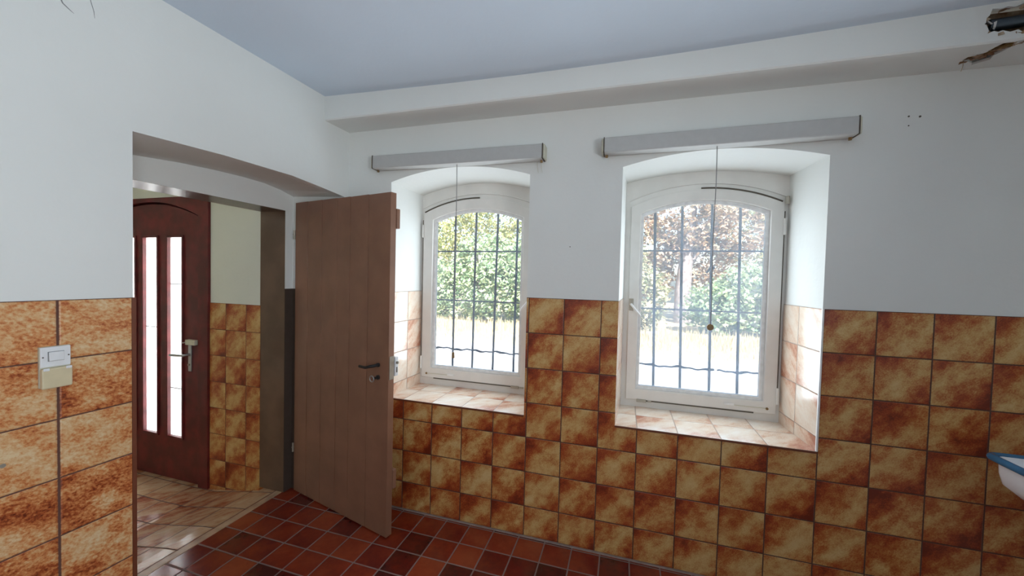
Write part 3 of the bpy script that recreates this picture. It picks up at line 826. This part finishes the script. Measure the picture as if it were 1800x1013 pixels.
# ------------------------------------------------------------------ outside: road, verge, trees
GZ = -.25
q = MB(); q.box(-16, 16, .60, 7.1, GZ - .1, GZ)
tag(q.build('road', M['road']), 'pale sunlit road outside the windows', 'road', kind='structure')
q = MB(); q.box(-18, 18, 7.1, 30, GZ - .1, GZ + .02)
tag(q.build('verge_ground', M['soil']), 'dry ground strip beyond the road', 'ground', kind='structure')
rs = np.random.RandomState(5)
def cards(centers, size, up, seed, flat=0.5, aspect=0.55):
    """leaf or blade quads around the given points -> verts, faces, uvs"""
    r = np.random.RandomState(seed); n = len(centers)
    if up:
        ang = r.uniform(0, 2 * PI, n); side = np.stack([np.cos(ang), np.sin(ang), np.zeros(n)], 1) * .012
        lean = np.stack([r.normal(0, .12, n), r.normal(0, .12, n), np.ones(n)], 1) * (size * r.uniform(.5, 1.2, n))[:, None]
        v = np.stack([centers - side, centers + side, centers + lean + side * .2, centers + lean - side * .2], 1)
    else:
        nrm = r.normal(0, 1, (n, 3)); nrm[:, 2] = np.abs(nrm[:, 2]) + flat; nrm[:, 1] -= .3
        nrm /= np.linalg.norm(nrm, axis=1)[:, None]
        a = np.cross(nrm, r.normal(0, 1, (n, 3))); a /= np.linalg.norm(a, axis=1)[:, None]
        b = np.cross(nrm, a); s = (size * r.uniform(.6, 1.35, n))[:, None]
        v = np.stack([centers - a * s, centers - b * s * aspect, centers + a * s, centers + b * s * aspect], 1)
    verts = v.reshape(-1, 3); faces = np.arange(4 * n).reshape(n, 4)
    uv = np.repeat(r.uniform(0, 1, n), 4)
    return verts, faces, uv
def card_obj(name, verts, faces, uv, mat, parent=None):
    me = bpy.data.meshes.new(name)
    me.from_pydata(verts.tolist(), [], faces.tolist())
    me.materials.append(mat)
    lay = me.uv_layers.new(name='UVMap')
    lay.data.foreach_set('uv', np.stack([uv, uv * 0 + .5], 1).ravel())
    o = bpy.data.objects.new(name, me); COL.objects.link(o)
    if parent: o.parent = parent
    return o
n = 16000
gc = np.stack([rs.uniform(-13, 12, n), 7.15 + 3.35 * rs.uniform(0, 1, n) ** .8, np.full(n, GZ + .01)], 1)
hgt = .10 + .20 * np.clip((gc[:, 1] - 7.2) / 3.0, 0, 1)
gv, gf, gu = cards(gc, hgt, True, 8)
gr = card_obj('verge_grass', gv, gf, gu, M['grass'])
tag(gr, 'dry yellow grass growing on the verge beyond the road', 'grass', kind='stuff')

def tree(name, label, cat, x, y, lobes, mat, leaves, leaf, trunk=None, seed=1, group=None, k_=1.0):
    """lobes: (dx,dy,z,rx,ry,rz)"""
    root = empty(name, (x, y, GZ)); tag(root, label, cat, group)
    lobes = [tuple(v * k_ for v in l) for l in lobes]
    if trunk: trunk = [([tuple(c * k_ for c in p) for p in pts], [q * k_ for q in rad]) for pts, rad in trunk]
    r = np.random.RandomState(seed)
    vol = np.array([l[3] * l[4] * l[5] for l in lobes]) ** .67; vol /= vol.sum()
    cs = []
    for l, w in zip(lobes, vol):
        k = int(leaves * w)
        # twig clusters on a shell
        m = max(8, k // 14)
        d = r.normal(0, 1, (m, 3)); d /= np.linalg.norm(d, axis=1)[:, None]
        rad = r.uniform(.55, 1.0, m) ** .6
        c = d * rad[:, None] * np.array(l[3:6]) + np.array(l[0:3])
        idx = r.randint(0, m, k)
        cs.append(c[idx] + r.normal(0, .11, (k, 3)))
    c = np.concatenate(cs); c = c[c[:, 2] > .05]
    v, f, u = cards(c, np.full(len(c), leaf), False, seed + 50)
    card_obj('foliage', v, f, u, mat, root)
    if trunk:
        q = MB()
        for pts, rad in trunk: q.tube(pts, rad, 10)
        q.build('trunk', M['bark'], root)
    return root
G = 'trees and bushes beyond the road'
tree('leafy_bush', 'broad bright green bush behind the verge, seen through the window beside the plank door', 'bush', -4.25, 12.0,
     [(-1.4, 0, 1.1, 1.5, 1.2, 1.2), (.1, -.3, 1.3, 1.5, 1.2, 1.35), (1.5, 0, 1.2, 1.3, 1.2, 1.25), (-.4, .3, 2.4, 1.5, 1.1, 1.0), (1.1, .3, 2.3, 1.2, 1.1, .9), (-3.0, .1, 1.2, 1.3, 1.1, 1.3)],
     M['leaf_green'], 18000, .085, seed=11, group=G)
tree('yellowing_tree', 'taller yellow-green tree rising over the broad green bush', 'tree', -6.9, 16.2,
     [(-.8, 0, 3.6, 1.9, 1.4, 1.3), (.7, 0, 4.2, 1.7, 1.4, 1.3), (-1.9, 0, 2.6, 1.5, 1.2, 1.5), (1.9, .1, 3.3, .9, .9, .8), (-3.6, .2, 2.3, 1.6, 1.2, 1.9)],
     M['leaf_yellow'], 14000, .09, [([(0, 0, 0), (.05, 0, 1.6), (-.05, 0, 3.6)], [.16, .13, .05])], seed=12, group=G, k_=1.13)
tree('slender_tree', 'thin pale tree with sky showing through, beside the yellow-green one', 'tree', -4.2, 20.0,
     [(0, 0, 3.2, 1.1, 1.0, 1.3), (.3, 0, 4.4, .7, .7, .7)],
     M['leaf_mixed'], 2600, .085, [([(0, 0, 0), (0, 0, 2.5), (.2, 0, 4.6)], [.10, .08, .03]), ([(0, 0, 2.2), (-.6, 0, 3.6)], [.05, .02])], seed=13, group=G, k_=1.3)
tree('chestnut_tree', 'large browning tree with a thick grey trunk behind the hazy window', 'tree', 3.05, 14.9,
     [(-1.6, .2, 3.0, 1.5, 1.3, 1.2), (-.2, .3, 3.9, 1.7, 1.4, 1.3), (1.3, .4, 3.5, 1.5, 1.3, 1.2), (-1.5, .6, 1.7, 1.1, .9, 1.0), (.3, .7, 2.3, 1.4, .8, 1.0)],
     M['leaf_brown'], 15000, .095, [([(-.15, 0, 0), (-.2, 0, 1.2), (-.1, 0, 2.6), (.1, 0, 4.2)], [.34, .27, .21, .08]), ([(-.15, 0, 1.9), (.7, .1, 3.2)], [.12, .04]), ([(-.15, 0, 2.1), (-1.1, .1, 3.4)], [.12, .04])], seed=14, group=G, k_=1.15)
tree('round_shrub', 'light green shrub standing at the foot of the browning trunk', 'shrub', 4.2, 11.75,
     [(-.75, 0, .9, .95, .8, .85), (.3, .1, 1.25, 1.1, .9, 1.1), (1.2, 0, 1.0, .9, .8, .9)],
     M['leaf_green'], 7500, .085, seed=15, group=G)
tree('bronze_bush', 'brown and green bush left of the thick grey trunk', 'bush', .55, 11.75,
     [(-.6, 0, 1.0, 1.0, .9, 1.0), (.5, 0, 1.2, .9, .8, 1.1), (-.3, .2, 2.4, 1.0, .9, 1.0)],
     M['leaf_mixed'], 7500, .085, seed=16, group=G)
tree('grey_green_tree', 'half-brown tree behind the light green shrub', 'tree', 7.3, 18.6,
     [(-1.0, 0, 3.0, 1.6, 1.3, 1.3), (.6, 0, 3.9, 1.6, 1.3, 1.3), (1.0, 0, 2.0, 1.5, 1.2, 1.2)],
     M['leaf_mixed'], 9500, .09, [([(0, 0, 0), (.1, 0, 2.0), (0, 0, 3.8)], [.2, .15, .05])], seed=17, group=G, k_=1.28)

# ------------------------------------------------------------------ light
w = bpy.data.worlds.new('World'); SC.world = w; w.use_nodes = True
nt = w.node_tree; bg = nt.nodes['Background']
sky = nt.nodes.new('ShaderNodeTexSky'); sky.sky_type = 'NISHITA'; sky.sun_disc = False
sky.sun_elevation = math.radians(48); sky.sun_rotation = math.radians(200); sky.air_density = 1.0; sky.dust_density = 2.5; sky.ozone_density = 1.0
nt.links.new(sky.outputs[0], bg.inputs[0]); bg.inputs[1].default_value = 0.55
def light(name, typ, loc, direction, energy, color=(1, 1, 1), **kw):
    l = bpy.data.lights.new(name, typ); l.energy = energy; l.color = color
    for k, v in kw.items(): setattr(l, k, v)
    o = bpy.data.objects.new(name, l); COL.objects.link(o); o.location = loc
    o.rotation_euler = Vector(direction).to_track_quat('-Z', 'Y').to_euler()
    return o
light('sun', 'SUN', (0, -10, 12), (-.28, .62, -.72), 21.0, (1.0, .97, .91), angle=.009)
SKY = (.82, .93, 1.0)
light('daylight_window_1', 'AREA', (-.470, .353, 1.36), (0, -1, .02), 6.8, SKY, shape='RECTANGLE', size=.62, size_y=1.00)
light('daylight_window_2', 'AREA', (.94, .353, 1.36), (0, -1, .02), 6.8, SKY, shape='RECTANGLE', size=.62, size_y=1.00)
light('daylight_front_door', 'AREA', (-2.94, .30, 1.0), (0, -1, -.1), 38, (1, .99, .96), shape='RECTANGLE', size=.92, size_y=1.8)
light('room_fill', 'AREA', (2.12, -2.75, 1.55), (-1, .08, .32), 41, (.88, .95, 1.0), spread=math.radians(150), shape='RECTANGLE', size=1.3, size_y=1.2)  # unseen fill light added by the right wall to brighten the room
light('hall_fill', 'POINT', (-2.7, -1.6, 2.2), (0, 0, -1), 5, (1, .97, .9), shadow_soft_size=.12)  # point light added to brighten the hall, no fixture in view

# ------------------------------------------------------------------ camera
f, yaw, pitch, roll = 664.876, -0.288924, -0.0281722, 0.0241809
Cc = Vector((0.514938, -2.079832, 1.485832))
fw = Vector((math.sin(yaw) * math.cos(pitch), math.cos(yaw) * math.cos(pitch), math.sin(pitch)))
r0 = Vector((math.cos(yaw), -math.sin(yaw), 0)); u0 = r0.cross(fw)
rt = r0 * math.cos(roll) + u0 * math.sin(roll); up = -r0 * math.sin(roll) + u0 * math.cos(roll)
cam = bpy.data.cameras.new('camera'); co = bpy.data.objects.new('camera', cam); COL.objects.link(co)
cam.sensor_fit = 'HORIZONTAL'; cam.sensor_width = 36; cam.lens = f / 1800 * 36; cam.clip_start = .02; cam.clip_end = 200
co.matrix_world = Matrix(((rt.x, up.x, -fw.x, Cc.x), (rt.y, up.y, -fw.y, Cc.y), (rt.z, up.z, -fw.z, Cc.z), (0, 0, 0, 1)))
SC.camera = co

vs_ = SC.view_settings
SC.display_settings.display_device = 'sRGB'
vs_.view_transform = 'Standard'; vs_.look = 'None'; vs_.gamma = 1.0; vs_.use_curve_mapping = False; vs_.exposure = 0.24
cy = SC.cycles
cy.use_denoising = True
cy.max_bounces = 12; cy.diffuse_bounces = 6; cy.glossy_bounces = 4; cy.transparent_max_bounces = 12; cy.transmission_bounces = 6
cy.sample_clamp_indirect = 8.0
